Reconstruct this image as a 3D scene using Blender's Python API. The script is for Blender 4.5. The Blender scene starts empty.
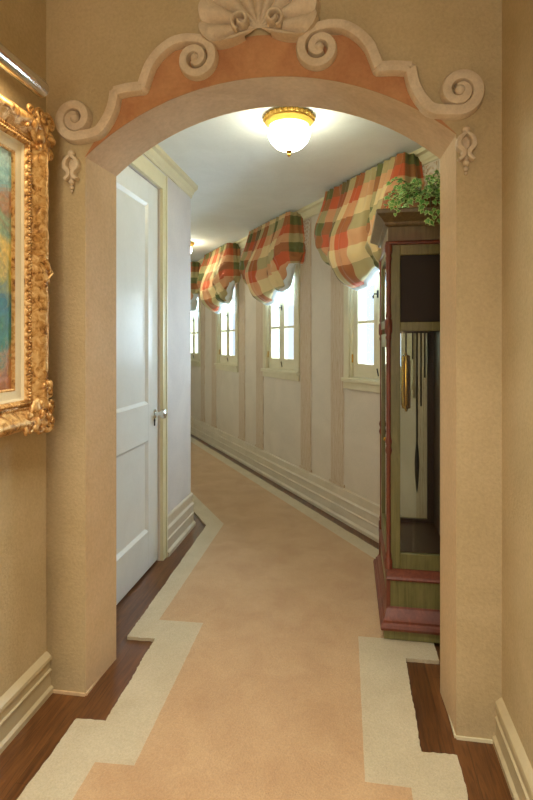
import bpy, bmesh, math, random
from math import sin, cos, pi, radians, sqrt, atan2, tan, atan
from mathutils import Vector, Matrix, noise

random.seed(7)
S = bpy.context.scene
COL = S.collection

# ---------------------------------------------------------------- camera
CAM_H = 1.30
cam = bpy.data.cameras.new('camera')
cam_o = bpy.data.objects.new('camera', cam)
COL.objects.link(cam_o)
cam.sensor_fit = 'HORIZONTAL'
cam.sensor_width = 36.0
cam.lens = 520.0 / 533.0 * 36.0
cam.shift_y = -57.0 / 533.0
cam.clip_start = 0.02
cam_o.location = (0, 0, CAM_H)
cam_o.rotation_euler = (pi / 2, 0, radians(9.12))
S.camera = cam_o


# ---------------------------------------------------------------- materials
def srgb(r, g, b):
    def f(c):
        c /= 255.0
        return c / 12.92 if c <= 0.04045 else ((c + 0.055) / 1.055) ** 2.4
    return (f(r), f(g), f(b), 1.0)


class NT:
    def __init__(self, name):
        self.m = bpy.data.materials.new(name)
        self.m.use_nodes = True
        self.t = self.m.node_tree
        self.b = self.t.nodes['Principled BSDF']
        self.out = self.t.nodes['Material Output']

    def n(self, kind, **kw):
        nd = self.t.nodes.new(kind)
        for k, v in kw.items():
            setattr(nd, k, v)
        return nd

    def l(self, a, b):
        self.t.links.new(a, b)

    def coords(self, scale=(1, 1, 1), rot=(0, 0, 0), kind='Object'):
        tc = self.n('ShaderNodeTexCoord')
        mp = self.n('ShaderNodeMapping')
        mp.inputs['Scale'].default_value = scale
        mp.inputs['Rotation'].default_value = rot
        self.l(tc.outputs[kind], mp.inputs['Vector'])
        return mp.outputs['Vector']

    def noise(self, vec, scale, detail=4, rough=0.55, dist=0.0):
        nd = self.n('ShaderNodeTexNoise')
        nd.inputs['Scale'].default_value = scale
        nd.inputs['Detail'].default_value = detail
        nd.inputs['Roughness'].default_value = rough
        nd.inputs['Distortion'].default_value = dist
        self.l(vec, nd.inputs['Vector'])
        return nd.outputs['Fac']

    def ramp(self, fac, stops, interp='LINEAR'):
        r = self.n('ShaderNodeValToRGB')
        cr = r.color_ramp
        cr.interpolation = interp
        while len(cr.elements) < len(stops):
            cr.elements.new(0.5)
        for e, (p, c) in zip(cr.elements, stops):
            e.position = p
            e.color = c
        self.l(fac, r.inputs['Fac'])
        return r.outputs['Color']

    def mix(self, a, b, fac=0.5, mode='MIX'):
        m = self.n('ShaderNodeMix', data_type='RGBA', blend_type=mode)
        if isinstance(fac, float):
            m.inputs[0].default_value = fac
        else:
            self.l(fac, m.inputs[0])
        for k, v in ((6, a), (7, b)):
            if isinstance(v, tuple):
                m.inputs[k].default_value = v
            else:
                self.l(v, m.inputs[k])
        return m.outputs[2]

    def bump(self, h, strength, dist=0.01):
        b = self.n('ShaderNodeBump')
        b.inputs['Strength'].default_value = strength
        b.inputs['Distance'].default_value = dist
        self.l(h, b.inputs['Height'])
        self.l(b.outputs['Normal'], self.b.inputs['Normal'])

    def col(self, c):
        if isinstance(c, tuple):
            self.b.inputs['Base Color'].default_value = c
        else:
            self.l(c, self.b.inputs['Base Color'])

    def set(self, rough=0.6, metal=0.0, spec=0.5, **kw):
        self.b.inputs['Roughness'].default_value = rough
        self.b.inputs['Metallic'].default_value = metal
        self.b.inputs['Specular IOR Level'].default_value = spec
        for k, v in kw.items():
            self.b.inputs[k].default_value = v
        return self.m


def mottled(name, c1, c2, scale=6.0, fine=60.0, bump=0.25, rough=0.7, spec=0.3, stretch=(1, 1, 1), fine_amt=0.35, lo=0.35, hi=0.65):
    t = NT(name)
    v = t.coords(stretch)
    a = t.noise(v, scale, 5, 0.6, 0.6)
    b = t.noise(v, fine, 3, 0.6, 0.3)
    col = t.ramp(a, [(lo, c1), (hi, c2)])
    d = t.ramp(b, [(0.3, (0.75, 0.75, 0.75, 1)), (0.7, (1.12, 1.12, 1.12, 1))])
    col = t.mix(col, d, fine_amt, 'MULTIPLY')
    t.col(col)
    if bump:
        t.bump(b, bump, 0.004)
    return t.set(rough, 0, spec)


def plain(name, c, rough=0.5, metal=0.0, spec=0.5, **kw):
    t = NT(name)
    t.col(c)
    return t.set(rough, metal, spec, **kw)


def wood(name, c1, c2, axis=2, scale=3.0, rough=0.4, spec=0.5, coat=0.0):
    t = NT(name)
    st = [14.0, 14.0, 14.0]
    st[axis] = 1.2
    v = t.coords(tuple(st))
    a = t.noise(v, scale, 6, 0.65, 1.2)
    t.col(t.ramp(a, [(0.3, c1), (0.7, c2)]))
    t.bump(a, 0.12, 0.003)
    m = t.set(rough, 0, spec)
    t.b.inputs['Coat Weight'].default_value = coat
    return m


def emit(name, c, strength):
    t = NT(name)
    t.col(c)
    t.set(0.3)
    t.b.inputs['Emission Color'].default_value = c
    t.b.inputs['Emission Strength'].default_value = strength
    return t.m


def glass(name, tint=(1, 1, 1, 1), refl=0.08):
    t = NT(name)
    tr = t.n('ShaderNodeBsdfTransparent')
    tr.inputs['Color'].default_value = tint
    gl = t.n('ShaderNodeBsdfGlossy')
    gl.inputs['Roughness'].default_value = 0.02
    fr = t.n('ShaderNodeFresnel')
    ge = t.n('ShaderNodeNewGeometry')
    io = t.n('ShaderNodeMix', data_type='FLOAT')
    io.inputs[2].default_value = 1.45
    io.inputs[3].default_value = 1.0 / 1.45
    t.l(ge.outputs['Backfacing'], io.inputs[0])
    t.l(io.outputs[0], fr.inputs['IOR'])
    mx = t.n('ShaderNodeMixShader')
    t.l(fr.outputs[0], mx.inputs[0])
    t.l(tr.outputs[0], mx.inputs[1])
    t.l(gl.outputs[0], mx.inputs[2])
    t.l(mx.outputs[0], t.out.inputs['Surface'])
    return t.m


MT = {}
MT['wall'] = mottled('tan_plaster', srgb(184, 164, 124), srgb(195, 175, 136), 3.0, 90.0, 0.5, fine_amt=0.38)
MT['jamb'] = mottled('jamb_plaster', srgb(202, 172, 130), srgb(212, 184, 144), 2.0, 70.0, 0.3)
MT['soffit'] = mottled('soffit_plaster', srgb(200, 172, 138), srgb(218, 194, 160), 5.0, 60.0, 0.25, stretch=(1, 1, 1))
MT['terracotta'] = mottled('terracotta_paint', srgb(178, 124, 84), srgb(196, 146, 102), 7.0, 70.0, 0.2)
MT['ornament'] = mottled('ornament_plaster', srgb(204, 184, 154), srgb(220, 202, 174), 12.0, 110.0, 0.3)
MT['corr'] = mottled('corridor_plaster', srgb(202, 190, 170), srgb(212, 200, 180), 2.5, 140.0, 0.2, fine_amt=0.25)
MT['blockwall'] = mottled('pale_lilac_plaster', srgb(206, 200, 196), srgb(216, 210, 204), 2.5, 90.0, 0.2, fine_amt=0.2)
MT['trimcorr'] = mottled('corridor_trim_paint', srgb(202, 190, 166), srgb(212, 200, 176), 5.0, 80.0, 0.05, 0.45, 0.4, fine_amt=0.15)
MT['trimhall'] = mottled('hall_trim_paint', srgb(184, 168, 130), srgb(192, 176, 138), 5.0, 60.0, 0.05, 0.4, 0.5, fine_amt=0.15)
MT['ceil'] = mottled('ceiling_paint', srgb(226, 232, 230), srgb(232, 238, 236), 4.0, 70.0, 0.08, 0.8, 0.2, fine_amt=0.1)
MT['crown'] = mottled('cream_paint', srgb(214, 206, 168), srgb(222, 214, 178), 5.0, 60.0, 0.04, 0.4, 0.5, fine_amt=0.1)
MT['door'] = mottled('door_paint', srgb(222, 226, 222), srgb(228, 232, 228), 4.0, 50.0, 0.04, 0.3, 0.5, fine_amt=0.08)
MT['sash'] = mottled('window_paint', srgb(204, 194, 158), srgb(212, 202, 168), 6.0, 60.0, 0.05, 0.4, 0.4, fine_amt=0.12)
MT['glass'] = glass('window_glass')
MT['caseglass'] = glass('case_glass', (0.93, 0.95, 0.93, 1))
MT['brass'] = plain('brass', srgb(206, 160, 70), 0.25, 1.0)
MT['giltmetal'] = plain('gilt_metal', srgb(232, 190, 92), 0.32, 0.5)
MT['chrome'] = plain('polished_nickel', (0.75, 0.76, 0.76, 1), 0.15, 1.0)
MT['dark'] = plain('dark_iron', srgb(40, 34, 32), 0.5, 0.3)
MT['brown'] = wood('dark_case_wood', srgb(46, 26, 18), srgb(70, 40, 26), 2)
MT['black'] = plain('dark_hood_window', srgb(38, 26, 16), 0.7)
MT['knob'] = plain('crystal_knob', (0.72, 0.74, 0.72, 1), 0.12, 0.85)
MT['globe'] = emit('lit_milk_glass', (1.0, 0.97, 0.74, 1), 32.0)
MT['lining'] = plain('white_lining', srgb(214, 224, 226), 0.8)


def carved_gold():
    t = NT('carved_gilt')
    v = t.coords()
    a = t.noise(v, 45.0, 4, 0.6, 0.8)
    c = t.ramp(a, [(0.32, srgb(120, 78, 38)), (0.46, srgb(200, 150, 84)), (0.7, srgb(240, 206, 144))])
    t.col(c)
    t.bump(a, 0.5, 0.006)
    return t.set(0.36, 0.45, 0.5)


MT['gold'] = carved_gold()
MT['liner'] = mottled('linen_liner', srgb(222, 208, 170), srgb(228, 214, 178), 8.0, 160.0, 0.1, fine_amt=0.15)


def painting_mat():
    t = NT('oil_canvas')
    tc = t.n('ShaderNodeTexCoord')
    sp = t.n('ShaderNodeSeparateXYZ')
    t.l(tc.outputs['Object'], sp.inputs[0])
    v = t.coords((1, 1, 1))
    a = t.noise(v, 9.0, 5, 0.65, 1.5)
    f = t.noise(v, 38.0, 4, 0.6, 1.0)
    mr = t.n('ShaderNodeMapRange')
    mr.inputs['From Min'].default_value = 0.135
    mr.inputs['From Max'].default_value = 0.91
    t.l(sp.outputs['Z'], mr.inputs['Value'])
    ad = t.n('ShaderNodeMath', operation='MULTIPLY_ADD')
    t.l(a, ad.inputs[0])
    ad.inputs[1].default_value = 0.42
    t.l(mr.outputs[0], ad.inputs[2])
    sb = t.n('ShaderNodeMath', operation='SUBTRACT')
    t.l(ad.outputs[0], sb.inputs[0])
    sb.inputs[1].default_value = 0.21
    c = t.ramp(sb.outputs[0], [(0.0, srgb(168, 104, 58)), (0.1, srgb(176, 128, 70)), (0.2, srgb(64, 124, 84)),
                               (0.34, srgb(40, 110, 116)), (0.44, srgb(150, 150, 60)), (0.56, srgb(226, 190, 84)),
                               (0.68, srgb(140, 170, 130)), (0.78, srgb(178, 128, 84)), (0.86, srgb(120, 178, 178)), (1.0, srgb(176, 206, 196))])
    d = t.ramp(f, [(0.3, (0.5, 0.5, 0.5, 1)), (0.7, (1.25, 1.22, 1.15, 1))])
    t.col(t.mix(c, d, 0.75, 'MULTIPLY'))
    t.bump(f, 0.4, 0.004)
    return t.set(0.45)


MT['canvas'] = painting_mat()


def carpet(name, c1, c2):
    t = NT(name)
    v = t.coords()
    a = t.noise(v, 5.0, 5, 0.6, 0.4)
    b = t.noise(v, 170.0, 3, 0.7)
    c = t.ramp(a, [(0.35, c1), (0.65, c2)])
    d = t.ramp(b, [(0.3, (0.72, 0.7, 0.68, 1)), (0.7, (1.15, 1.15, 1.15, 1))])
    t.col(t.mix(c, d, 0.5, 'MULTIPLY'))
    t.bump(b, 0.8, 0.006)
    t.set(0.95, 0, 0.1)
    t.b.inputs['Sheen Weight'].default_value = 0.25
    return t.m


MT['rug_field'] = carpet('peach_pile', srgb(188, 152, 112), srgb(200, 166, 125))
MT['rug_border'] = carpet('cream_pile', srgb(194, 180, 148), srgb(204, 191, 160))


def floor_mat():
    t = NT('dark_oak_boards')
    v = t.coords((1, 1, 1), (0, 0, pi / 2))
    br = t.n('ShaderNodeTexBrick')
    br.inputs['Scale'].default_value = 1.0
    br.inputs['Brick Width'].default_value = 1.4
    br.inputs['Row Height'].default_value = 0.075
    br.inputs['Mortar Size'].default_value = 0.0012
    br.inputs['Color1'].default_value = (0.25, 0.25, 0.25, 1)
    br.inputs['Color2'].default_value = (0.8, 0.8, 0.8, 1)
    br.inputs['Mortar'].default_value = (0.0, 0.0, 0.0, 1)
    t.l(v, br.inputs['Vector'])
    v2 = t.coords((40, 3, 1))
    a = t.noise(v2, 1.6, 6, 0.65, 1.0)
    base = t.ramp(a, [(0.3, srgb(66, 38, 18)), (0.7, srgb(116, 74, 38))])
    c = t.mix(base, br.outputs['Color'], 0.35, 'OVERLAY')
    t.col(c)
    t.bump(a, 0.06, 0.003)
    return t.set(0.28, 0, 0.5)


MT['floor'] = floor_mat()


def painted_wood(name, c1, c2, c3):
    t = NT(name)
    v = t.coords((26, 26, 2.2))
    a = t.noise(v, 2.0, 6, 0.65, 1.0)
    v2 = t.coords()
    b = t.noise(v2, 9.0, 4, 0.6)
    c = t.ramp(a, [(0.3, c1), (0.68, c2)])
    c = t.mix(c, c3, t.ramp(b, [(0.5, (0, 0, 0, 1)), (0.75, (0.55, 0.55, 0.55, 1))]))
    t.col(c)
    t.bump(a, 0.1, 0.002)
    return t.set(0.42, 0, 0.5)


MT['clockgreen'] = painted_wood('aged_olive_paint', srgb(90, 86, 44), srgb(122, 116, 66), srgb(132, 116, 74))
MT['clockred'] = painted_wood('aged_red_paint', srgb(96, 46, 30), srgb(126, 66, 44), srgb(74, 40, 26))
MT['clockcrown'] = painted_wood('aged_olive_brown_paint', srgb(92, 78, 48), srgb(126, 106, 68), srgb(110, 68, 44))


def pilaster_mat():
    t = NT('combed_grain_paint')
    v = t.coords((5.0, 5.0, 0.55))
    w = t.n('ShaderNodeTexWave', wave_type='RINGS', rings_direction='Z')
    w.inputs['Scale'].default_value = 7.0
    w.inputs['Distortion'].default_value = 7.0
    w.inputs['Detail'].default_value = 3.0
    w.inputs['Detail Scale'].default_value = 1.2
    t.l(v, w.inputs['Vector'])
    c = t.ramp(w.outputs['Fac'], [(0.0, srgb(164, 128, 92)), (0.2, srgb(196, 176, 148)), (1.0, srgb(206, 190, 166))])
    t.col(c)
    return t.set(0.7, 0, 0.3)


MT['pilaster'] = pilaster_mat()


def plaid_mat():
    t = NT('plaid_silk')
    uv = t.n('ShaderNodeUVMap')
    sp = t.n('ShaderNodeSeparateXYZ')
    t.l(uv.outputs[0], sp.inputs[0])

    def band(sock, cols):
        fr = t.n('ShaderNodeMath', operation='FRACT')
        t.l(sock, fr.inputs[0])
        k = len(cols)
        return t.ramp(fr.outputs[0], [(i / k, c) for i, c in enumerate(cols)], 'CONSTANT')
    o, cr, gr, br = srgb(200, 96, 54), srgb(226, 204, 150), srgb(104, 108, 58), srgb(118, 84, 54)
    warp = band(sp.outputs[0], [o, br, cr, o, cr, gr, cr, o, gr])
    weft = band(sp.outputs[1], [cr, gr, o, cr, gr, o])
    c = t.mix(warp, weft, 0.46)
    t.col(c)
    m = t.set(0.55, 0, 0.4)
    tl = t.n('ShaderNodeBsdfTranslucent')
    t.l(c, tl.inputs['Color'])
    mx = t.n('ShaderNodeMixShader')
    mx.inputs[0].default_value = 0.12
    t.l(t.b.outputs[0], mx.inputs[1])
    t.l(tl.outputs[0], mx.inputs[2])
    t.l(mx.outputs[0], t.out.inputs['Surface'])
    t.b.inputs['Sheen Weight'].default_value = 0.2
    return m


MT['plaid'] = plaid_mat()
MT['leaf'] = mottled('ivy_green', srgb(72, 144, 58), srgb(124, 184, 92), 40.0, 90.0, 0.1, 0.4, 0.5)
MT['leafedge'] = mottled('ivy_cream_edge', srgb(140, 186, 100), srgb(204, 222, 150), 50.0, 90.0, 0.1, 0.4, 0.5)
MT['stem'] = plain('ivy_stem', srgb(96, 104, 58), 0.6)
MT['basket'] = mottled('wicker', srgb(120, 84, 48), srgb(150, 110, 68), 30.0, 120.0, 0.5)
MT['dial'] = plain('dial_enamel', srgb(222, 212, 186), 0.4)


# ---------------------------------------------------------------- helpers
class Frame:
    """local axes: a along, n out of the wall, z up"""
    def __init__(self, origin, a, n):
        self.o, self.a, self.nn = Vector(origin), Vector(a), Vector(n)

    def p(self, a, n, z):
        return self.o + self.a * a + self.nn * n + Vector((0, 0, z))


WORLD = Frame((0, 0, 0), (1, 0, 0), (0, 1, 0))
TH = radians(-33.05)
DX, DY = sin(TH), cos(TH)
W0 = (0.26, 3.392, 0)
RW = Frame(W0, (DX, DY, 0), (-DY, DX, 0))        # corridor's window wall, n points into the corridor
LW = Frame((-1.12, 3.57, 0), (DX, DY, 0), (DY, -DX, 0))   # corridor's other wall
HL = Frame((-1.12, 0, 0), (0, 1, 0), (1, 0, 0))   # left hall wall / door wall
HR = Frame((0.487, 0, 0), (0, 1, 0), (-1, 0, 0))  # right hall wall
AW = Frame((0, 1.787, 0), (1, 0, 0), (0, -1, 0))  # front face of the arch wall


def NB():
    return bmesh.new()


def box(bm, fr, a0, a1, n0, n1, z0, z1, bev=0.0):
    vs = [bm.verts.new(fr.p(a, n, z)) for a in (a0, a1) for n in (n0, n1) for z in (z0, z1)]
    q = [(0, 1, 3, 2), (4, 6, 7, 5), (0, 4, 5, 1), (2, 3, 7, 6), (0, 2, 6, 4), (1, 5, 7, 3)]
    fs = [bm.faces.new([vs[i] for i in f]) for f in q]
    if bev:
        es = list({e for f in fs for e in f.edges})
        bmesh.ops.bevel(bm, geom=es, offset=bev, segments=2, affect='EDGES', profile=0.5)
    return fs


def extr_profile(bm, fr, prof, a0, a1):
    """profile of (n, z) extruded along a"""
    A = [bm.verts.new(fr.p(a0, n, z)) for n, z in prof]
    B = [bm.verts.new(fr.p(a1, n, z)) for n, z in prof]
    k = len(prof)
    for i in range(k):
        j = (i + 1) % k
        bm.faces.new((A[i], A[j], B[j], B[i]))
    bm.faces.new(A)
    bm.faces.new(list(reversed(B)))


def prism(bm, pts2, fr, n0, n1):
    """outline of (a, z) extruded along n"""
    A = [bm.verts.new(fr.p(a, n0, z)) for a, z in pts2]
    B = [bm.verts.new(fr.p(a, n1, z)) for a, z in pts2]
    k = len(pts2)
    for i in range(k):
        j = (i + 1) % k
        bm.faces.new((A[i], A[j], B[j], B[i]))
    bm.faces.new(list(reversed(A)))
    bm.faces.new(B)


def lathe(bm, center, prof, seg=28, axis='z'):
    """prof of (r, h) about an axis through center"""
    c = Vector(center)
    rings = []
    for r, h in prof:
        ring = []
        for i in range(seg):
            t = 2 * pi * i / seg
            if axis == 'z':
                o = Vector((r * cos(t), r * sin(t), h))
            elif axis == 'x':
                o = Vector((h, r * cos(t), r * sin(t)))
            else:
                o = Vector((r * cos(t), h, r * sin(t)))
            ring.append(bm.verts.new(c + o))
        rings.append(ring)
    for A, B in zip(rings, rings[1:]):
        for i in range(seg):
            j = (i + 1) % seg
            bm.faces.new((A[i], A[j], B[j], B[i]))
    for ring in (rings[0], rings[-1]):
        bm.faces.new(ring)


def tube(bm, pts, r, seg=8, taper=None):
    pts = [Vector(p) for p in pts]
    rings = []
    up0 = Vector((0, 0, 1))
    for i, p in enumerate(pts):
        t = (pts[min(i + 1, len(pts) - 1)] - pts[max(i - 1, 0)])
        if t.length < 1e-9:
            t = Vector((0, 0, 1))
        t.normalize()
        up = up0 if abs(t.dot(up0)) < 0.95 else Vector((1, 0, 0))
        x = t.cross(up).normalized()
        y = x.cross(t)
        rr = r if taper is None else r * taper(i / max(1, len(pts) - 1))
        rings.append([bm.verts.new(p + x * rr * cos(2 * pi * k / seg) + y * rr * sin(2 * pi * k / seg)) for k in range(seg)])
    for A, B in zip(rings, rings[1:]):
        for i in range(seg):
            j = (i + 1) % seg
            bm.faces.new((A[i], A[j], B[j], B[i]))
    bm.faces.new(rings[0])
    bm.faces.new(rings[-1])


def ball(bm, c, r, seg=10, scale=(1, 1, 1)):
    c = Vector(c)
    nv = max(4, seg * 2 // 3)
    top = bm.verts.new(c + Vector((0, 0, r * scale[2])))
    bot = bm.verts.new(c - Vector((0, 0, r * scale[2])))
    rings = []
    for i in range(1, nv):
        t = pi * i / nv
        rings.append([bm.verts.new(c + Vector((r * scale[0] * sin(t) * cos(2 * pi * k / seg), r * scale[1] * sin(t) * sin(2 * pi * k / seg), r * scale[2] * cos(t)))) for k in range(seg)])
    for k in range(seg):
        m = (k + 1) % seg
        bm.faces.new((top, rings[0][k], rings[0][m]))
        bm.faces.new((bot, rings[-1][m], rings[-1][k]))
        for A, B in zip(rings, rings[1:]):
            bm.faces.new((A[k], B[k], B[m], A[m]))


def ribbon(bm, fr, path, widths, depth, base=0.0):
    """raised moulding following a path of (a, z) on a wall: rounded section"""
    k = len(path)
    sec = [(-1, 0.0), (-0.97, 0.6), (-0.72, 0.95), (-0.3, 1.0), (0.3, 1.0), (0.72, 0.95), (0.97, 0.6), (1, 0.0)]
    rings = []
    for i in range(k):
        a0, z0 = path[max(i - 1, 0)]
        a1, z1 = path[min(i + 1, k - 1)]
        tx, tz = a1 - a0, z1 - z0
        L = sqrt(tx * tx + tz * tz) or 1
        nx, nz = -tz / L, tx / L
        w = widths[i] / 2
        rings.append([bm.verts.new(fr.p(path[i][0] + nx * w * s, base + depth * d, path[i][1] + nz * w * s)) for s, d in sec])
    for A, B in zip(rings, rings[1:]):
        for i in range(len(sec) - 1):
            bm.faces.new((A[i], A[i + 1], B[i + 1], B[i]))
        bm.faces.new((A[-1], A[0], B[0], B[-1]))
    bm.faces.new(rings[0])
    bm.faces.new(rings[-1])


def wloc(o):
    v = Vector((0, 0, 0))
    while o:
        v += o.location
        o = o.parent
    return v


def obj(name, bm, mat, parent=None, smooth=35, bevel=0.0, loc=None, recalc=True):
    """link ONE mesh object; geometry was given in world space"""
    if recalc:
        bmesh.ops.recalc_face_normals(bm, faces=bm.faces)
    off = wloc(parent) if parent else Vector(loc) if loc else Vector((0, 0, 0))
    for v in bm.verts:
        v.co -= off
    me = bpy.data.meshes.new(name)
    bm.to_mesh(me)
    bm.free()
    for m in (mat if isinstance(mat, (list, tuple)) else [mat]):
        me.materials.append(m)
    if smooth:
        me.polygons.foreach_set('use_smooth', [True] * len(me.polygons))
        me.set_sharp_from_angle(angle=radians(smooth))
    o = bpy.data.objects.new(name, me)
    COL.objects.link(o)
    if parent:
        o.parent = parent
    elif loc:
        o.location = loc
    if bevel:
        b = o.modifiers.new('bevel', 'BEVEL')
        b.width = bevel
        b.segments = 2
        b.limit_method = 'ANGLE'
    return o


def tag(o, label=None, cat=None, group=None, kind=None):
    if label:
        o['label'] = label
    if cat:
        o['category'] = cat
    if group:
        o['group'] = group
    if kind:
        o['kind'] = kind
    return o


def thing(name, label, cat, loc, group=None, kind=None):
    o = bpy.data.objects.new(name, None)
    o.empty_display_size = 0.05
    COL.objects.link(o)
    o.location = loc
    return tag(o, label, cat, group, kind)


def struct(name, bm, mat, label, cat, parent=None, **kw):
    o = obj(name, bm, mat, parent, **kw)
    return tag(o, label, cat, kind='structure')


# ---------------------------------------------------------------- the room
HALL_C = 2.75
CORR_C = 2.42
BACK = -2.0
ARCH_F, ARCH_B = 1.787, 2.015
CORNER = 3.57
S_END = 5.6
DOOR_A, DOOR_B, DOOR_H = 2.145, 2.965, 2.22

b = NB()
fp = [(-1.27, BACK - 0.15), (0.64, BACK - 0.15), (0.64, ARCH_F), (1.22, ARCH_F), (1.22, ARCH_B)]
fp += [(RW.p(q, -0.12, 0).x, RW.p(q, -0.12, 0).y) for q in (0, S_END + 0.1)] + [(RW.p(S_END + 0.1, 1.25, 0).x, RW.p(S_END + 0.1, 1.25, 0).y), (-1.27, CORNER + 0.05)]
FA = [b.verts.new((x, y, 0)) for x, y in fp]
FB = [b.verts.new((x, y, -0.12)) for x, y in fp]
for i in range(len(fp)):
    b.faces.new((FA[i], FA[(i + 1) % len(fp)], FB[(i + 1) % len(fp)], FB[i]))
b.faces.new(FA)
b.faces.new(FB)
struct('floor', b, MT['floor'], 'dark brown wooden floorboards running through the hall and corridor', 'floor', smooth=0)

b = NB()
box(b, WORLD, -1.27, 0.64, BACK - 0.15, ARCH_F, HALL_C, HALL_C + 0.1)
struct('ceiling', b, MT['ceil'], 'hall ceiling above the front of the arch', 'ceiling', smooth=0)

b = NB()
endR = RW.p(S_END, 0, 0)
endL = LW.p(S_END - 0.9, 0, 0)
pts = [(-1.27, ARCH_B), (1.22, ARCH_B), (RW.p(0, -0.12, 0).x, RW.p(0, -0.12, 0).y), (RW.p(S_END + 0.1, -0.12, 0).x, RW.p(S_END + 0.1, -0.12, 0).y),
       (RW.p(S_END + 0.1, 1.25, 0).x, RW.p(S_END + 0.1, 1.25, 0).y), (-1.27, CORNER + 0.05)]
A = [b.verts.new((x, y, CORR_C)) for x, y in pts]
B = [b.verts.new((x, y, CORR_C + 0.08)) for x, y in pts]
for i in range(len(pts)):
    j = (i + 1) % len(pts)
    b.faces.new((A[i], A[j], B[j], B[i]))
b.faces.new(A)
b.faces.new(B)
struct('ceiling', b, MT['ceil'], 'low pale plaster ceiling over the corridor beyond the arch', 'ceiling', smooth=0)

b = NB()
box(b, HL, BACK, ARCH_F, -0.15, 0, 0, HALL_C)
struct('wall_left', b, MT['wall'], 'tan plaster hall wall carrying the gilt framed painting', 'wall', smooth=0)
b = NB()
box(b, HR, BACK, ARCH_F, -0.15, 0, 0, HALL_C)
struct('wall_right', b, MT['wall'], 'plain tan plaster hall wall at right of the arch', 'wall', smooth=0)
b = NB()
box(b, WORLD, -1.27, 0.64, BACK - 0.15, BACK, 0, HALL_C)
struct('wall_back', b, MT['wall'], 'tan plaster wall closing the hall behind the viewer', 'wall', smooth=0)

# arch wall
AU0, AU1, SPR, RISE = -0.963, 0.345, 1.985, 0.240
half = (AU1 - AU0) / 2
RAD = (half * half + RISE * RISE) / (2 * RISE)
ACX, ACZ = (AU0 + AU1) / 2, SPR + RISE - RAD
ang = math.asin(half / RAD)
N = 48
arc = [(ACX + RAD * sin(-ang + 2 * ang * i / N), ACZ + RAD * cos(-ang + 2 * ang * i / N)) for i in range(N + 1)]
b = NB()
U0, U1 = -1.27, 1.22


def arch_face(v, flip, AU0, AU1, arc):
    fs = []
    def q(p):
        vs = [b.verts.new((x, v, z)) for x, z in p]
        f = b.faces.new(vs if not flip else list(reversed(vs)))
        fs.append(f)
    q([(U0, 0), (AU0, 0), (AU0, SPR), (U0, SPR)])
    q([(AU1, 0), (U1, 0), (U1, SPR), (AU1, SPR)])
    q([(U0, SPR), (AU0, SPR), (AU0, HALL_C), (U0, HALL_C)])
    q([(AU1, SPR), (U1, SPR), (U1, HALL_C), (AU1, HALL_C)])
    for (x0, z0), (x1, z1) in zip(arc, arc[1:]):
        q([(x0, z0), (x1, z1), (x1, HALL_C), (x0, HALL_C)])


SPL = 0.0135
KS = (half - SPL) / half
AB0, AB1 = ACX - half + SPL, ACX + half - SPL
arcb = [(ACX + (x - ACX) * KS, z) for x, z in arc]
arch_face(ARCH_F, False, AU0, AU1, arc)
arch_face(ARCH_B, True, AB0, AB1, arcb)


def reveal(p0, p1, mi):
    (x0, z0), (x1, z1) = p0, p1
    k = KS if mi else 1.0
    y0, y1 = ACX + (x0 - ACX) * k, ACX + (x1 - ACX) * k
    f = b.faces.new([b.verts.new(c) for c in ((x0, ARCH_F, z0), (y0, ARCH_B, z0), (y1, ARCH_B, z1), (x1, ARCH_F, z1))])
    f.material_index = mi


reveal((AU0, 0), (AU0, SPR), 1)
reveal((AU1, SPR), (AU1, 0), 1)
for p0, p1 in zip(arc, arc[1:]):
    reveal(p0, p1, 2)
for p0, p1 in (((U0, 0), (U0, HALL_C)), ((U1, HALL_C), (U1, 0)), ((U0, HALL_C), (U1, HALL_C))):
    reveal(p0, p1, 0)
bmesh.ops.remove_doubles(b, verts=b.verts, dist=1e-5)
struct('wall_front', b, [MT['wall'], MT['jamb'], MT['soffit']], 'tan plaster wall pierced by the wide segmental arch', 'wall', smooth=30)

# terracotta painted band over the arch: thin raised field between moulding and arch edge
CU = -0.32


def px2wall(px, py, V=1.787):
    """photo measurement on the arch wall plane"""
    a = radians(9.12)
    x = (px - 266.5) / 520.0
    dx, dy = x * cos(a) - sin(a), x * sin(a) + cos(a)
    t = V / dy
    return dx * t, 1.3 + (343 - py) * t / 520.0


def spiral(cx, cz, r0, r1, t0, t1, n=40):
    return [(cx + (r0 + (r1 - r0) * i / n) * cos(t0 + (t1 - t0) * i / n), cz + (r0 + (r1 - r0) * i / n) * sin(t0 + (t1 - t0) * i / n)) for i in range(n + 1)]


def smooth_path(pts, n=10):
    out = []
    k = len(pts)
    for i in range(k - 1):
        p0, p1, p2, p3 = pts[max(i - 1, 0)], pts[i], pts[i + 1], pts[min(i + 2, k - 1)]
        for j in range(n):
            t = j / n
            out.append(tuple(0.5 * (2 * p1[d] + (p2[d] - p0[d]) * t + (2 * p0[d] - 5 * p1[d] + 4 * p2[d] - p3[d]) * t * t
                                    + (3 * p1[d] - p0[d] - 3 * p2[d] + p3[d]) * t ** 3) for d in (0, 1)))
    out.append(pts[-1])
    return out


# left half, measured; offsets from the centre line u = CU.  lower volute -> step -> upper volute
lowc = (-0.672, 2.119)
upc = (-0.217, 2.299)
arm1 = [(-0.672 + 0.04, 2.047), (-0.59, 2.064), (-0.555, 2.098), (-0.532, 2.14), (-0.522, 2.175), (-0.518, 2.205)]
arm2 = [(-0.518, 2.205), (-0.47, 2.213), (-0.415, 2.215)]
arm3 = [(-0.415, 2.215), (-0.402, 2.25), (-0.385, 2.29), (-0.352, 2.33), (-0.305, 2.362), (-0.255, 2.372), (-0.21, 2.362)]


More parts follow.
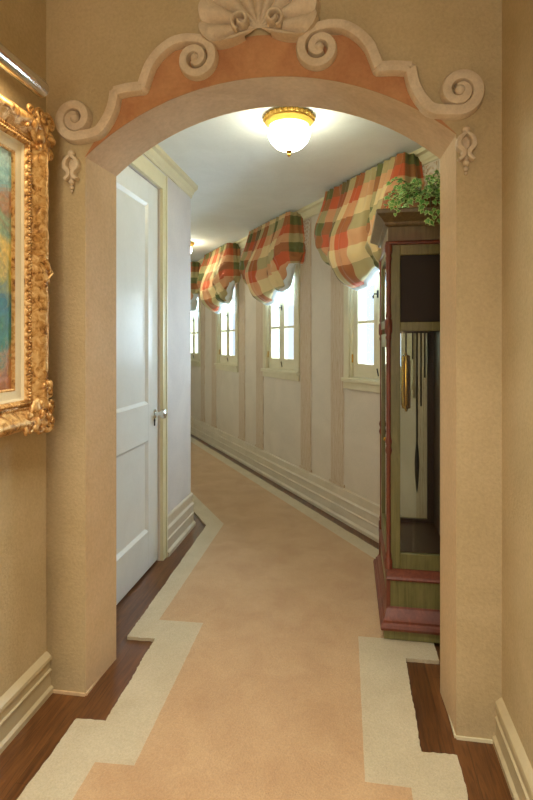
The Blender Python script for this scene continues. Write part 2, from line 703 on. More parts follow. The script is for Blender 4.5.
def scroll(sign, label):
    bm = NB()
    # lower volute: from its eye outwards, arriving at the bottom heading towards the centre line
    n = 64
    t_end = radians(-85)
    pl = []
    for i in range(n + 1):
        f = i / n
        t = t_end - radians(560) * (1 - f)
        r = 0.010 + 0.056 * f ** 0.9
        pl.append((lowc[0] + r * cos(t), lowc[1] + r * sin(t)))
    p1 = smooth_path([pl[-1]] + arm1[1:], 8)
    up = []
    for i in range(n + 1):
        f = i / n
        t = radians(80) - radians(560) * f
        r = 0.068 - 0.058 * f ** 1.1
        up.append((upc[0] + r * cos(t), upc[1] + r * sin(t)))
    p3 = smooth_path(arm3[:-1] + [up[0]], 8)
    parts = [(pl[:-1] + p1, lambda f: 0.030 + 0.014 * min(1, f * 1.6)),
             (smooth_path(arm2, 6), lambda f: 0.044),
             (p3 + up[1:], lambda f: 0.044 - 0.014 * f)]
    for path, wf in parts:
        k = len(path)
        ribbon(bm, AW, [(CU + sign * a, z) for a, z in path], [wf(i / (k - 1)) for i in range(k)], 0.034)
    for c, r in ((lowc, 0.017), (upc, 0.016)):
        m = Matrix.Translation(AW.p(CU + sign * c[0], 0.022, c[1])) @ Matrix.Diagonal((r, 0.022, r, 1))
        bmesh.ops.create_uvsphere(bm, u_segments=16, v_segments=10, radius=1, matrix=m)
    for (a, z) in (arm1[-1], arm3[0]):
        m = Matrix.Translation(AW.p(CU + sign * a, 0.0, z)) @ Matrix.Diagonal((0.022, 0.0325, 0.022, 1))
        bmesh.ops.create_uvsphere(bm, u_segments=16, v_segments=10, radius=1, matrix=m)
    o = obj('scroll_molding', bm, MT['ornament'], loc=AW.p(CU + sign * 0.45, 0, 2.05), smooth=50)
    return tag(o, label, 'scroll ornament', 'plaster scrolls over the arch')


scroll(1, 'stepped plaster scroll moulding over the left half of the arch, beside the painting')
scroll(-1, 'stepped plaster scroll moulding over the right half of the arch, nearer the clock')

# terracotta field
b = NB()
top_half = arm1[1:] + arm2[1:] + arm3[1:5] + [(-0.30, 2.345), (-0.20, 2.352), (-0.1, 2.366), (0.0, 2.372)]
top = [(CU + a, z) for a, z in top_half] + [(CU - a, z) for a, z in reversed(top_half[:-1])]
lowarc = [p for p in arc]
outl = [(p[0], p[1] + 0.001) for p in arc] + list(reversed(top))
A = [b.verts.new(AW.p(a, 0.003, z)) for a, z in outl]
es = [b.edges.new((A[i], A[(i + 1) % len(A)])) for i in range(len(A))]
bmesh.ops.triangle_fill(b, use_beauty=True, edges=es)
ret = bmesh.ops.extrude_face_region(b, geom=list(b.faces))
for v in ret['geom']:
    if isinstance(v, bmesh.types.BMVert):
        v.co.y += 0.006
struct('trim_1', b, MT['terracotta'], 'terracotta painted band between the arch edge and the scroll mouldings', 'painted band', smooth=0)

# shell: a ribbed bowl with a raised rim, its lower lobes rolled round the hinge
def interp(x, tab):
    for (x0, y0), (x1, y1) in zip(tab, tab[1:]):
        if x <= x1:
            return y0 + (y1 - y0) * (x - x0) / (x1 - x0)
    return tab[-1][1]


RT = [(-90, 0.232), (-60, 0.232), (-20, 0.224), (0, 0.216), (10, 0.206), (18, 0.190), (25, 0.160), (31, 0.125), (37, 0.092), (42, 0.066)]
b = NB()
SC = (-0.313, 2.400)
NR, NA = 20, 176
t0, t1 = radians(-42), radians(222)
grid = []
for i in range(NR + 1):
    f = i / NR
    row = []
    for j in range(NA + 1):
        g = j / NA
        t = t0 + (t1 - t0) * g
        dg = math.degrees(t)
        below = -dg if dg < 90 else dg - 180
        rib = abs(sin(pi * g * 11)) ** 0.8
        R_ = interp(below, RT) * (1 - 0.045 * (1 - rib) * (f > 0.5))
        r = 0.012 + (R_ - 0.012) * f
        n = 0.010 + 0.040 * rib * min(1, f * 1.6) * (1 - 0.55 * f) + 0.016 * f
        if f > 0.88:
            n += 0.012 * sin(pi * (f - 0.88) / 0.12)
        if f == 1:
            n = 0.0
        row.append(b.verts.new(AW.p(SC[0] + r * cos(t), n, SC[1] + r * sin(t))))
    grid.append(row)
for i in range(NR):
    for j in range(NA):
        b.faces.new((grid[i][j], grid[i][j + 1], grid[i + 1][j + 1], grid[i + 1][j]))
b.faces.new([grid[0][j] for j in range(NA + 1)])
shell = obj('shell_ornament', b, MT['ornament'], loc=AW.p(SC[0], 0, SC[1]), smooth=60)
tag(shell, 'fluted plaster scallop shell crowning the arch between the two scrolls', 'shell ornament')
for s in (-1, 1):
    pth = []
    for i in range(44):
        f = i / 43
        t = radians(250) - radians(430) * f
        r = 0.034 - 0.026 * f
        pth.append((SC[0] + s * (-0.056 + r * cos(t)), SC[1] + 0.004 + r * sin(t)))
    b = NB()
    ribbon(b, AW, pth, [0.013] * len(pth), 0.058)
    obj('hinge_curl', b, MT['ornament'], shell, smooth=50)


# drops
def drop(cu, cz, label):
    bm = NB()
    sg = 1
    ball(bm, AW.p(cu, 0.012, cz + 0.062), 0.013, 12)
    for s in (-1, 1):
        ribbon(bm, AW, smooth_path([(cu + s * 0.002, cz + 0.052), (cu + s * 0.020, cz + 0.036), (cu + s * 0.023, cz + 0.012), (cu + s * 0.009, cz - 0.006),
                                    (cu + s * 0.010, cz - 0.022), (cu + s * 0.024, cz - 0.034)], 6), [0.012 + 0.008 * sin(pi * i / 30) for i in range(31)], 0.026)
    ball(bm, AW.p(cu, 0.003, cz + 0.020), 0.017, 12, (0.85, 0.5, 1.7))
    ball(bm, AW.p(cu, 0.006, cz - 0.018), 0.012, 10, (0.8, 0.8, 1.5))
    ball(bm, AW.p(cu, 0.010, cz - 0.043), 0.011, 10)
    ball(bm, AW.p(cu, 0.009, cz - 0.062), 0.008, 10)
    ball(bm, AW.p(cu, 0.008, cz - 0.076), 0.005, 8)
    return tag(obj('husk_drop', bm, MT['ornament'], loc=AW.p(cu, 0, cz - 0.08), smooth=50), label, 'plaster drop', 'plaster drops below the scrolls')


drop(-1.012, 1.935, 'small plaster husk drop under the left scroll, beside the gilt frame')
drop(0.374, 1.930, 'small plaster husk drop under the right scroll, above the right pillar')

# white edge strip at the pillar feet
for cu0, cu1, lab in ((-1.118, AU0, 'thin tan caulk strip at the foot of the left pillar'), (AU1, 0.485, 'thin pale caulk strip at the foot of the right pillar')):
    b = NB()
    box(b, AW, cu0, cu1, 0, 0.006, 0, 0.010)
    if cu0 == AU1:
        box(b, WORLD, AU1 - 0.006, AU1, ARCH_F, ARCH_B, 0, 0.010)
    else:
        box(b, WORLD, AU0, AU0 + 0.006, ARCH_F, ARCH_B, 0, 0.008)
    struct('trim_2' if cu0 < -1 else 'trim_3', b, MT['jamb'] if cu0 < -1 else MT['crown'], lab, 'trim', smooth=0)

# ---------------------------------------------------------------- door wall
b = NB()
box(b, HL, ARCH_B, DOOR_A, -0.15, 0, 0, CORR_C)
box(b, HL, DOOR_B, CORNER, -0.15, 0, 0, CORR_C)
box(b, HL, DOOR_A, DOOR_B, -0.15, 0, DOOR_H, CORR_C)
struct('wall_left_corridor', b, MT['blockwall'], 'pale lilac plaster wall holding the panelled door', 'wall', smooth=0)

b = NB()
box(b, LW, 0.0, S_END, -0.12, 0, 0, CORR_C)
struct('wall_left_far', b, MT['corr'], 'far corridor wall running away behind the door wall corner', 'wall', smooth=0)
b = NB()
box(b, RW, S_END, S_END + 0.1, -0.1, 1.22, 0, CORR_C)
struct('wall_end', b, MT['corr'], 'wall closing the far end of the corridor', 'wall', smooth=0)

# door: slab with two recessed panels
D_ROOT = thing('door_1', 'white two-panel door with crystal knob in the left corridor wall', 'door', HL.p((DOOR_A + DOOR_B) / 2, 0, 0), kind='structure')
b = NB()
F = -0.012
va, vb = DOOR_A + 0.004, DOOR_B - 0.004
PA, PB = DOOR_A + 0.145, DOOR_B - 0.152
for (a0, a1, z0, z1) in ((va, PA, 0.012, DOOR_H - 0.004), (PB, vb, 0.012, DOOR_H - 0.004), (PA, PB, 0.012, 0.23), (PA, PB, 0.745, 0.955), (PA, PB, 2.09, DOOR_H - 0.004)):
    box(b, HL, a0, a1, -0.052, F, z0, z1)
obj('door_frame', b, MT['door'], D_ROOT, bevel=0.0015, smooth=30)
for z0, z1 in ((0.23, 0.745), (0.955, 2.09)):
    b = NB()
    box(b, HL, PA, PB, -0.042, -0.026, z0, z1)
    # sloped moulding around the panel
    for (a0, a1, s) in ((PA, PA + 0.016, 1), (PB, PB - 0.016, -1)):
        vs = [b.verts.new(HL.p(x, n, z)) for x, n, z in ((a0, F, z0), (a0, F, z1), (a1, -0.026, z1 - 0.016), (a1, -0.026, z0 + 0.016))]
        b.faces.new(vs)
    for (za, zb) in ((z0, z0 + 0.016), (z1, z1 - 0.016)):
        vs = [b.verts.new(HL.p(x, n, z)) for x, n, z in ((PA, F, za), (PB, F, za), (PB - 0.016, -0.026, zb), (PA + 0.016, -0.026, zb))]
        b.faces.new(vs)
    obj('door_panel', b, MT['door'], D_ROOT, smooth=0)
b = NB()
lathe(b, HL.p(2.905, F, 0.885), [(0.001, 0), (0.027, 0), (0.026, 0.006), (0.012, 0.010), (0.009, 0.026), (0.010, 0.036), (0.022, 0.042), (0.027, 0.054), (0.025, 0.066), (0.014, 0.074), (0.001, 0.075)], 24, 'x')
kn = tag(obj('door_knob', b, MT['knob'], D_ROOT, smooth=40), 'faceted silvery door knob on a round rose')
b = NB()
box(b, HL, 2.898, 2.912, F, F + 0.004, 0.815, 0.850, 0.002)
ball(b, HL.p(2.905, F + 0.002, 0.848), 0.010, 12, (0.5, 1, 1))
tag(obj('keyhole_plate', b, MT['dark'], D_ROOT), 'dark keyhole plate under the knob')

b = NB()
for a0, a1 in ((DOOR_A - 0.065, DOOR_A), (DOOR_B, DOOR_B + 0.062)):
    box(b, HL, a0, a1, 0, 0.020, 0, DOOR_H + 0.09)
box(b, HL, DOOR_A, DOOR_B, 0, 0.020, DOOR_H, DOOR_H + 0.09)
box(b, HL, DOOR_B + 0.045, DOOR_B + 0.062, 0.02, 0.026, 0, DOOR_H + 0.09)
box(b, HL, DOOR_A, DOOR_A + 0.003, -0.05, 0.0, 0, DOOR_H)
struct('trim_4', b, MT['crown'], 'cream painted casing around the panelled door', 'door casing', bevel=0.003, smooth=30)

# cornices
CROWN = [(0, CORR_C), (0, CORR_C - 0.085), (0.010, CORR_C - 0.085), (0.012, CORR_C - 0.070), (0.020, CORR_C - 0.062), (0.028, CORR_C - 0.032), (0.048, CORR_C - 0.024), (0.050, CORR_C)]


def mitred(bm, prof, base, out, joints):
    """profile (n,z) swept along joints [(pos, n-direction)], mitred"""
    rings = []
    for pos, nd in joints:
        rings.append([bm.verts.new(Vector(pos) + Vector(nd) * n + Vector((0, 0, z))) for n, z in prof])
    k = len(prof)
    for A, B in zip(rings, rings[1:]):
        for i in range(k):
            j = (i + 1) % k
            bm.faces.new((A[i], A[j], B[j], B[i]))
    bm.faces.new(rings[0])
    bm.faces.new(list(reversed(rings[-1])))


def mitre(n1, n2):
    n1, n2 = Vector(n1), Vector(n2)
    m = n1 + n2
    return m / (m.dot(n1))


MIT = mitre(HL.nn, LW.nn)
b = NB()
mitred(b, CROWN, None, None, [(HL.p(ARCH_B, 0, 0), HL.nn), (HL.p(CORNER, 0, 0), MIT), (LW.p(S_END, 0, 0), LW.nn)])
struct('trim_5', b, MT['crown'], 'cream cornice above the door turning the wall corner', 'cornice', smooth=25)
b = NB()
mitred(b, CROWN, None, None, [(RW.p(-1.62, 0, 0), RW.nn), (RW.p(S_END, 0, 0), RW.nn)])
struct('trim_6', b, MT['crown'], 'cream cornice along the top of the window wall', 'cornice', smooth=25)

# baseboards
BASE_C = [(0, 0), (0.034, 0), (0.034, 0.022), (0.024, 0.032), (0.020, 0.034), (0.020, 0.085), (0.024, 0.090), (0.024, 0.096), (0.017, 0.102), (0.017, 0.148), (0.024, 0.153), (0.024, 0.160), (0.010, 0.170), (0.010, 0.215), (0.016, 0.220), (0.014, 0.230), (0, 0.234)]
b = NB()
mitred(b, BASE_C, None, None, [(HL.p(DOOR_B + 0.062, 0, 0), HL.nn), (HL.p(CORNER, 0, 0), MIT), (LW.p(S_END, 0, 0), LW.nn)])
struct('baseboard_left', b, MT['trimcorr'], 'stepped pale baseboard wrapping the corner past the door', 'baseboard', smooth=25)
b = NB()
mitred(b, BASE_C, None, None, [(RW.p(-1.62, 0, 0), RW.nn), (RW.p(S_END, 0, 0), RW.nn)])
struct('baseboard_right', b, MT['trimcorr'], 'stepped pale baseboard along the window wall', 'baseboard', smooth=25)
BASE_H = [(0, 0), (0.030, 0), (0.030, 0.018), (0.020, 0.026), (0.018, 0.075), (0.022, 0.079), (0.022, 0.084), (0.016, 0.088), (0.016, 0.118), (0.022, 0.122), (0.020, 0.134), (0.008, 0.146), (0, 0.150)]
for fr, nm, lab in ((HL, 'baseboard_left_hall', 'moulded tan baseboard under the gilt framed painting'), (HR, 'baseboard_right_hall', 'moulded tan baseboard along the right hall wall')):
    b = NB()
    mitred(b, BASE_H, None, None, [(fr.p(BACK, 0, 0), fr.nn), (fr.p(ARCH_F, 0, 0), fr.nn)])
    struct(nm, b, MT['trimhall'], lab, 'baseboard', smooth=25)

# ---------------------------------------------------------------- window wall
WIN = [0.155, 1.63, 3.105, 4.56]
HWO = 0.315       # half opening
Z0, Z1 = 1.045, 2.12
b = NB()
edges = [-1.75] + [e for c in WIN for e in (c - HWO, c + HWO)] + [S_END]
for i in range(0, len(edges), 2):
    box(b, RW, edges[i], edges[i + 1], -0.12, 0, 0, CORR_C)
for c in WIN:
    box(b, RW, c - HWO, c + HWO, -0.12, 0, 0, Z0)
    box(b, RW, c - HWO, c + HWO, -0.12, 0, Z1, CORR_C)
struct('wall_right_corridor', b, MT['corr'], 'greyish beige plaster wall with the row of casement windows', 'wall', smooth=0)

WLAB = ['nearest cream casement window, partly behind the tall clock', 'second cream casement window along the corridor, under a plaid valance',
        'third cream casement window along the corridor, both sashes in view', 'farthest cream casement window, half hidden by the door wall corner']
for k, c in enumerate(WIN):
    r = thing('window_%d' % (k + 1), WLAB[k], 'window', RW.p(c, 0, Z0), kind='structure')
    b = NB()
    for s in (-1, 1):
        a0, a1 = sorted((c + s * HWO, c + s * (HWO + 0.068)))
        box(b, RW, a0, a1, 0, 0.016, Z0 - 0.01, Z1 + 0.06)
        a0, a1 = sorted((c + s * (HWO - 0.02), c + s * HWO))
        box(b, RW, a0, a1, -0.12, 0.008, Z0, Z1)
    box(b, RW, c - HWO - 0.068, c + HWO + 0.068, 0, 0.016, Z1, Z1 + 0.06)
    box(b, RW, c - HWO, c + HWO, -0.12, 0.008, Z1 - 0.02, Z1)
    box(b, RW, c - HWO, c + HWO, -0.12, 0.008, Z0, Z0 + 0.012)
    obj('window_frame', b, MT['sash'], r, bevel=0.002, smooth=30)
    b = NB()
    box(b, RW, c - HWO - 0.075, c + HWO + 0.075, 0, 0.034, Z0 - 0.022, Z0 + 0.004)
    box(b, RW, c - HWO - 0.068, c + HWO + 0.068, 0, 0.018, 0.972, Z0 - 0.022)
    obj('window_sill', b, MT['sash'], r, bevel=0.003, smooth=30)
    for s in (-1, 1):
        a0, a1 = sorted((c + s * 0.003, c + s * (HWO - 0.022)))
        zb, zt = Z0 + 0.014, Z1 - 0.022
        n0, n1 = -0.045, -0.010
        b = NB()
        st = 0.050
        g0, g1, gz0, gz1 = a0 + st - 0.005 * s, a1 - st - 0.005 * s, 1.155, 2.05
        box(b, RW, a0, g0, n0, n1, zb, zt)
        box(b, RW, g1, a1, n0, n1, zb, zt)
        box(b, RW, g0, g1, n0, n1, zb, gz0)
        box(b, RW, g0, g1, n0, n1, gz1, zt)
        for zm in (1.445, 1.745):
            box(b, RW, g0, g1, n0 + 0.004, n1 - 0.006, zm - 0.010, zm + 0.010)
        sh = obj('sash', b, MT['sash'], r, bevel=0.002, smooth=30)
        b = NB()
        box(b, RW, g0 - 0.004, g1 + 0.004, -0.030, -0.026, gz0 - 0.004, gz1 + 0.004)
        obj('pane', b, MT['glass'], sh, smooth=0)
        b = NB()
        for zh in (1.19, 1.95):
            aa = c + s * (HWO - 0.02)
            tube(b, [RW.p(aa, -0.002, zh - 0.03), RW.p(aa, -0.002, zh + 0.03)], 0.006)
        obj('hinge', b, MT['brass'], sh)
    b = NB()
    box(b, RW, c - 0.008, c + 0.008, -0.010, -0.004, 1.60, 1.65, 0.002)
    tube(b, [RW.p(c, -0.004, 1.625), RW.p(c, 0.020, 1.625), RW.p(c + 0.004, 0.026, 1.61), RW.p(c + 0.004, 0.026, 1.595)], 0.005)
    tag(obj('window_latch', b, MT['dark'], r), 'dark iron latch on the meeting stile')
    b = NB()
    tube(b, [RW.p(c - 0.005, -0.010, Z0 + 0.035), RW.p(c - 0.005, 0.002, Z0 + 0.085)], 0.0045)
    obj('casement_stay', b, MT['dark'], r)

# pilasters flanking the windows, flat painted strips slightly raised
pn = 7
FLOR = []
for k, c in enumerate(WIN):
    for s in (-1, 1):
        a0, a1 = sorted((c + s * 0.387, c + s * 0.592))
        b = NB()
        box(b, RW, a0 + 0.012, a1 - 0.012, 0, 0.006, 0.245, CORR_C - 0.095)
        box(b, RW, a0, a1, 0, 0.012, 0.240, 0.262)
        place = ['nearest', 'second', 'third', 'farthest'][k]
        side = 'far' if s > 0 else 'near'
        po = struct('trim_%d' % pn, b, MT['pilaster'], 'grain-painted flat pilaster on the %s side of the %s window' % (side, place), 'pilaster', bevel=0.002, smooth=0)
        pn += 1
        FLOR.append(((a0 + a1) / 2, po))
for ac, where in FLOR:
    b = NB()
    for i in range(7):
        z = 2.30 - i * 0.034
        for s in (-1, 1):
            L = 0.075 * (1 - i * 0.10)
            pth = smooth_path([(ac, z), (ac + s * L * 0.5, z + 0.016), (ac + s * L, z - 0.006), (ac + s * L * 0.8, z - 0.026)], 5)
            m = len(pth)
            ribbon(b, RW, pth, [0.004 + 0.016 * sin(pi * q / (m - 1)) for q in range(m)], 0.006, 0.005)
    for i in range(5):
        ball(b, RW.p(ac, 0.008, 2.29 - i * 0.05), 0.010, 8, (1, 1, 1))
    tag(obj('floral_drop', b, MT['corr'], where, smooth=50), 'pale leafy drop at the head of the pilaster')


# ---------------------------------------------------------------- valances
def valance(c, label, seed):
    rnd = random.Random(seed)
    H2, NB_, ZT = 0.44, 0.140, 2.398
    LEN = NB_ + 2 * H2 + NB_
    NUM, NV = 190, 54
    root = thing('balloon_valance', label, 'valance', RW.p(c, 0.07, 1.65), 'plaid balloon valances over the windows')
    jit = [rnd.uniform(-0.02, 0.02) for _ in range(6)]

    def base(q):
        # returns position (a, n) and outward (a, n)
        if q < NB_:
            t = q / NB_
            return (-H2, q), Vector((-1, 0.0)).lerp(Vector((-0.3, 0.9)), t ** 3)
        if q > NB_ + 2 * H2:
            t = (LEN - q) / NB_
            return (H2, LEN - q), Vector((1, 0.0)).lerp(Vector((0.3, 0.9)), t ** 3)
        return (q - NB_ - H2, NB_), Vector((0, 1))

    XP, XN = 0.56 + jit[0], -0.40 + jit[1]      # far and near pull points, fractions of the half width

    def zbot(q):
        x = (q - NB_ - H2) / H2            # -1 near end .. 1 far end
        if abs(x) > 1:
            return 1.965
        zb = 1.665
        if x > XP:
            m = (x - XP) / (1 - XP)
            zb = 1.87 + 0.095 * m - 0.075 * sin(pi * m) ** 0.8
        elif x < XN:
            m = (XN - x) / (1 + XN)
            zb = 1.80 + 0.165 * m - 0.11 * sin(pi * m) ** 0.8
        else:
            g = (x - XN) / (XP - XN)
            zb = 1.665 + 0.15 * abs(2 * g - 1) ** 3.0
        return zb

    def shape(q, t):
        (a, n), o = base(q)
        x = (q - NB_ - H2) / H2
        zb = zbot(q)
        bulge = max(0.0, sin(pi * min(1.0, t) ** 1.8)) ** 0.75
        if abs(x) > 1:
            e, lob = 0.05, 1.0
        elif XN <= x <= XP:
            g = (x - XN) / (XP - XN)
            e, lob = 0.175, max(0.0, sin(pi * g)) ** 0.5
        elif x > XP:
            m = (x - XP) / (1 - XP)
            e, lob = 0.12, max(0.0, sin(pi * (0.06 + 0.80 * m))) ** 0.6
        else:
            m = (XN - x) / (1 + XN)
            e, lob = 0.12, max(0.0, sin(pi * (0.06 + 0.80 * m))) ** 0.6
        off = e * lob * bulge
        # gathers at the heading that fade, one deep crease below each cord
        off += 0.010 * sin(2 * pi * q / 0.058 + 1.3 * sin(9 * q)) * (1 - 0.5 * t)
        for p in (XP, XN):
            dx = x - p
            off -= 0.085 * math.exp(-(dx / 0.040) ** 2) * min(1, 0.12 + t * 1.2)
            r = abs(dx)
            # swags fanning out of the pull point
            off += 0.022 * math.exp(-((r - 0.16) / 0.13) ** 2) * max(0, t - 0.25) * sin(30 * t + 14 * r + seed)
        if x < XN:                           # near end is bunched up
            nz = noise.noise(Vector((q * 16 + seed * 5.3, t * 7, 1.3)))
            off += 0.050 * (0.5 - abs(nz) * 2) * max(0, t - 0.3)
        nz = noise.noise(Vector((q * 7 + seed * 3.1, t * 4, 0.3)))
        off += 0.022 * nz * t
        z = ZT + (zb - ZT) * t
        z += 0.012 * noise.noise(Vector((q * 9 + seed, t * 5, 5.1))) * t
        return RW.p(c + a + o.x * off, max(0.014, n + o.y * off), z)

    bm = NB()
    uvl = bm.loops.layers.uv.new('UVMap')
    g = [[bm.verts.new(shape(LEN * i / NUM, j / NV)) for i in range(NUM + 1)] for j in range(NV + 1)]
    uo, vo = 0.52 + rnd.uniform(-0.03, 0.03), rnd.random() * 0.2
    for j in range(NV):
        for i in range(NUM):
            f = bm.faces.new((g[j][i], g[j][i + 1], g[j + 1][i + 1], g[j + 1][i]))
            for lp, (ii, jj) in zip(f.loops, ((i, j), (i + 1, j), (i + 1, j + 1), (i, j + 1))):
                q = LEN * ii / NUM
                drop = (ZT - zbot(q))
                lp[uvl].uv = (1.5 - q / 0.86 + uo, 0.04 + vo + (jj / NV) * (0.5 * drop + 0.36) / 0.62)
    skin = obj('valance_cloth', bm, MT['plaid'], root, smooth=70, recalc=False)
    m = skin.modifiers.new('solid', 'SOLIDIFY')
    m.thickness = 0.003
    # pale lining: rolls in under the hem and up behind
    bm = NB()
    rows = []
    for jj in range(9):
        t = jj / 8
        row = []
        for i in range(NUM + 1):
            q = LEN * i / NUM
            p = shape(q, 1.0)
            (a, n), o = base(q)
            x = (q - NB_ - H2) / H2
            dep = 0.0 if abs(x) > 1 else 0.09
            k = sin(pi / 2 * t)
            p = p - RW.a * (o.x * 0.02 * k) - RW.nn * (o.y * dep * k)
            p.z += -0.030 * sin(pi * min(1, t * 1.3)) * (0.3 if abs(x) > 1 else 1) + 0.14 * t * t
            row.append(bm.verts.new(p))
        rows.append(row)
    for A, B in zip(rows, rows[1:]):
        for i in range(NUM):
            bm.faces.new((A[i], A[i + 1], B[i + 1], B[i]))
    lin = obj('valance_lining', bm, MT['lining'], root, smooth=70)
    tag(lin, 'pale blue-white lining rolling under the hem')
    bm = NB()
    box(bm, RW, c - H2 + 0.012, c + H2 - 0.012, 0.002, NB_ - 0.012, ZT - 0.022, ZT - 0.004)
    obj('mounting_board', bm, MT['sash'], root)
    return root


VL = ['plaid balloon valance over the nearest window, behind the ivy', 'plaid balloon valance over the second window along the corridor',
      'plaid balloon valance over the third window along the corridor', 'plaid balloon valance over the farthest window, mostly hidden by the wall corner']
for k, c in enumerate(WIN):
    valance(c, VL[k], k + 1)


# ---------------------------------------------------------------- rug
def rw2(s, n):
    p = RW.p(s, n, 0)
    return (p.x, p.y)


def lw2(s, n):
    p = LW.p(s, n, 0)
    return (p.x, p.y)


RZ = 0.015
outer = [(-0.925, -1.7), (-0.925, 1.655), (-0.820, 1.66), (-0.838, 2.157), (-0.963, 2.152), (-1.0, 3.535 + 0.02), lw2(4.9, 0.12),
         rw2(5.2, 0.119), rw2(-0.357, 0.119), (0.357, 2.188), (0.223, 2.184), (0.222, 1.692), (0.330, 1.695), (0.330, -1.7)]
inner = [(-0.775, -1.55), (-0.772, 1.492), (-0.648, 1.498), (-0.665, 2.311), (-0.875, 2.305), (-0.886, 3.60), lw2(4.75, 0.245),
         rw2(5.05, 0.222), rw2(-0.273, 0.222), (0.225, 2.318), (0.036, 2.314), (0.043, 1.55), (0.175, 1.55), (0.175, -1.55)]


def resample(poly, step, jit):
    rnd = random.Random(3)
    out = []
    k = len(poly)
    for i in range(k):
        (x0, y0), (x1, y1) = poly[i], poly[(i + 1) % k]
        L = math.hypot(x1 - x0, y1 - y0)
        m = max(1, int(L / step))
        nx, ny = -(y1 - y0) / L, (x1 - x0) / L
        for j in range(m):
            f = j / m
            d = rnd.uniform(-jit, jit) if j else 0.0
            w = 0.0015 * sin(f * L * 23) * (1 if j else 0) * (jit > 0.001)
            out.append((x0 + (x1 - x0) * f + nx * (d + w), y0 + (y1 - y0) * f + ny * (d + w)))
    return out


def slab(loops, z0, z1):
    bm = NB()
    allv = []
    es = []
    for lp in loops:
        vs = [bm.verts.new((x, y, z1)) for x, y in lp]
        es += [bm.edges.new((vs[i], vs[(i + 1) % len(vs)])) for i in range(len(vs))]
        allv.append(vs)
    bmesh.ops.triangle_fill(bm, use_beauty=True, edges=es)
    for vs in allv:
        lo = [bm.verts.new((v.co.x, v.co.y, z0)) for v in vs]
        for i in range(len(vs)):
            j = (i + 1) % len(vs)
            bm.faces.new((vs[i], vs[j], lo[j], lo[i]))
    return bm


ro = resample(outer, 0.012, 0.002)
ri = resample(inner, 0.02, 0.0008)
rug = thing('rug', 'peach runner carpet with a stepped cream border following the walls', 'rug', (-0.3, 1.5, 0))
b = slab([ro, ri], 0.0005, RZ)
tag(obj('rug_border', b, MT['rug_border'], rug, smooth=0), 'cream pile border with stepped corners')
b = slab([ri], 0.0005, RZ - 0.0006)
tag(obj('rug_field', b, MT['rug_field'], rug, smooth=0), 'peach pile centre')

# ---------------------------------------------------------------- ceiling lamps
def make_lamp(x, y, label):
    r = thing('ceiling_lamp', label, 'ceiling lamp', (x, y, CORR_C), 'flush ceiling lamps in the corridor')
    b = NB()
    lathe(b, (x, y, CORR_C), [(0.001, 0), (0.114, 0), (0.122, -0.006), (0.124, -0.016), (0.116, -0.022), (0.118, -0.030), (0.106, -0.040), (0.100, -0.050), (0.08, -0.052), (0.001, -0.052)], 40)
    for i in range(28):
        t = 2 * pi * i / 28
        ball(b, (x + 0.120 * cos(t), y + 0.120 * sin(t), CORR_C - 0.012), 0.010, 8)
    obj('lamp_base', b, MT['giltmetal'], r, smooth=40)
    b = NB()
    pr = [(0.001, -0.050), (0.088, -0.050)]
    for i in range(1, 15):
        t = pi / 2 * i / 14
        pr.append((0.105 * cos(t) + 0.001, -0.072 - 0.096 * sin(t)))
    pr.insert(2, (0.101, -0.062))
    lathe(b, (x, y, CORR_C), pr, 40)
    obj('glass_globe', b, MT['globe'], r, smooth=60)
    b = NB()
    lathe(b, (x, y, CORR_C), [(0.001, -0.168), (0.016, -0.170), (0.014, -0.176), (0.006, -0.180), (0.009, -0.186), (0.007, -0.194), (0.001, -0.198)], 16)
    obj('finial', b, MT['brass'], r, smooth=50)
    return r


L1 = make_lamp(-0.298, 2.562, 'brass and milk glass flush ceiling lamp just beyond the arch')
L2 = L1.copy()
COL.objects.link(L2)
L2.location = (-1.84, 5.57, CORR_C)
L2['label'] = 'flush ceiling lamp far down the corridor, peeping past the door wall corner'
for ch in list(L1.children):
    c2 = ch.copy()
    c2.parent = L2
    COL.objects.link(c2)

# ---------------------------------------------------------------- painting
PV1, PV0, PZ0, PZ1 = 1.700, 0.560, 1.015, 2.080
CV1, CV0, CZ0, CZ1 = 1.553, 0.720, 1.150, 1.925
PR = thing('framed_painting', 'landscape painting in a carved gilt frame on the left hall wall', 'painting', HL.p((PV0 + PV1) / 2, 0, PZ0))
b = NB()
box(b, HL, CV0 - 0.01, CV1 + 0.01, 0.012, 0.022, CZ0 - 0.01, CZ1 + 0.01)
o = obj('canvas', b, MT['canvas'], PR, smooth=0)
tag(o, 'loose brushwork in teal, yellow and green')


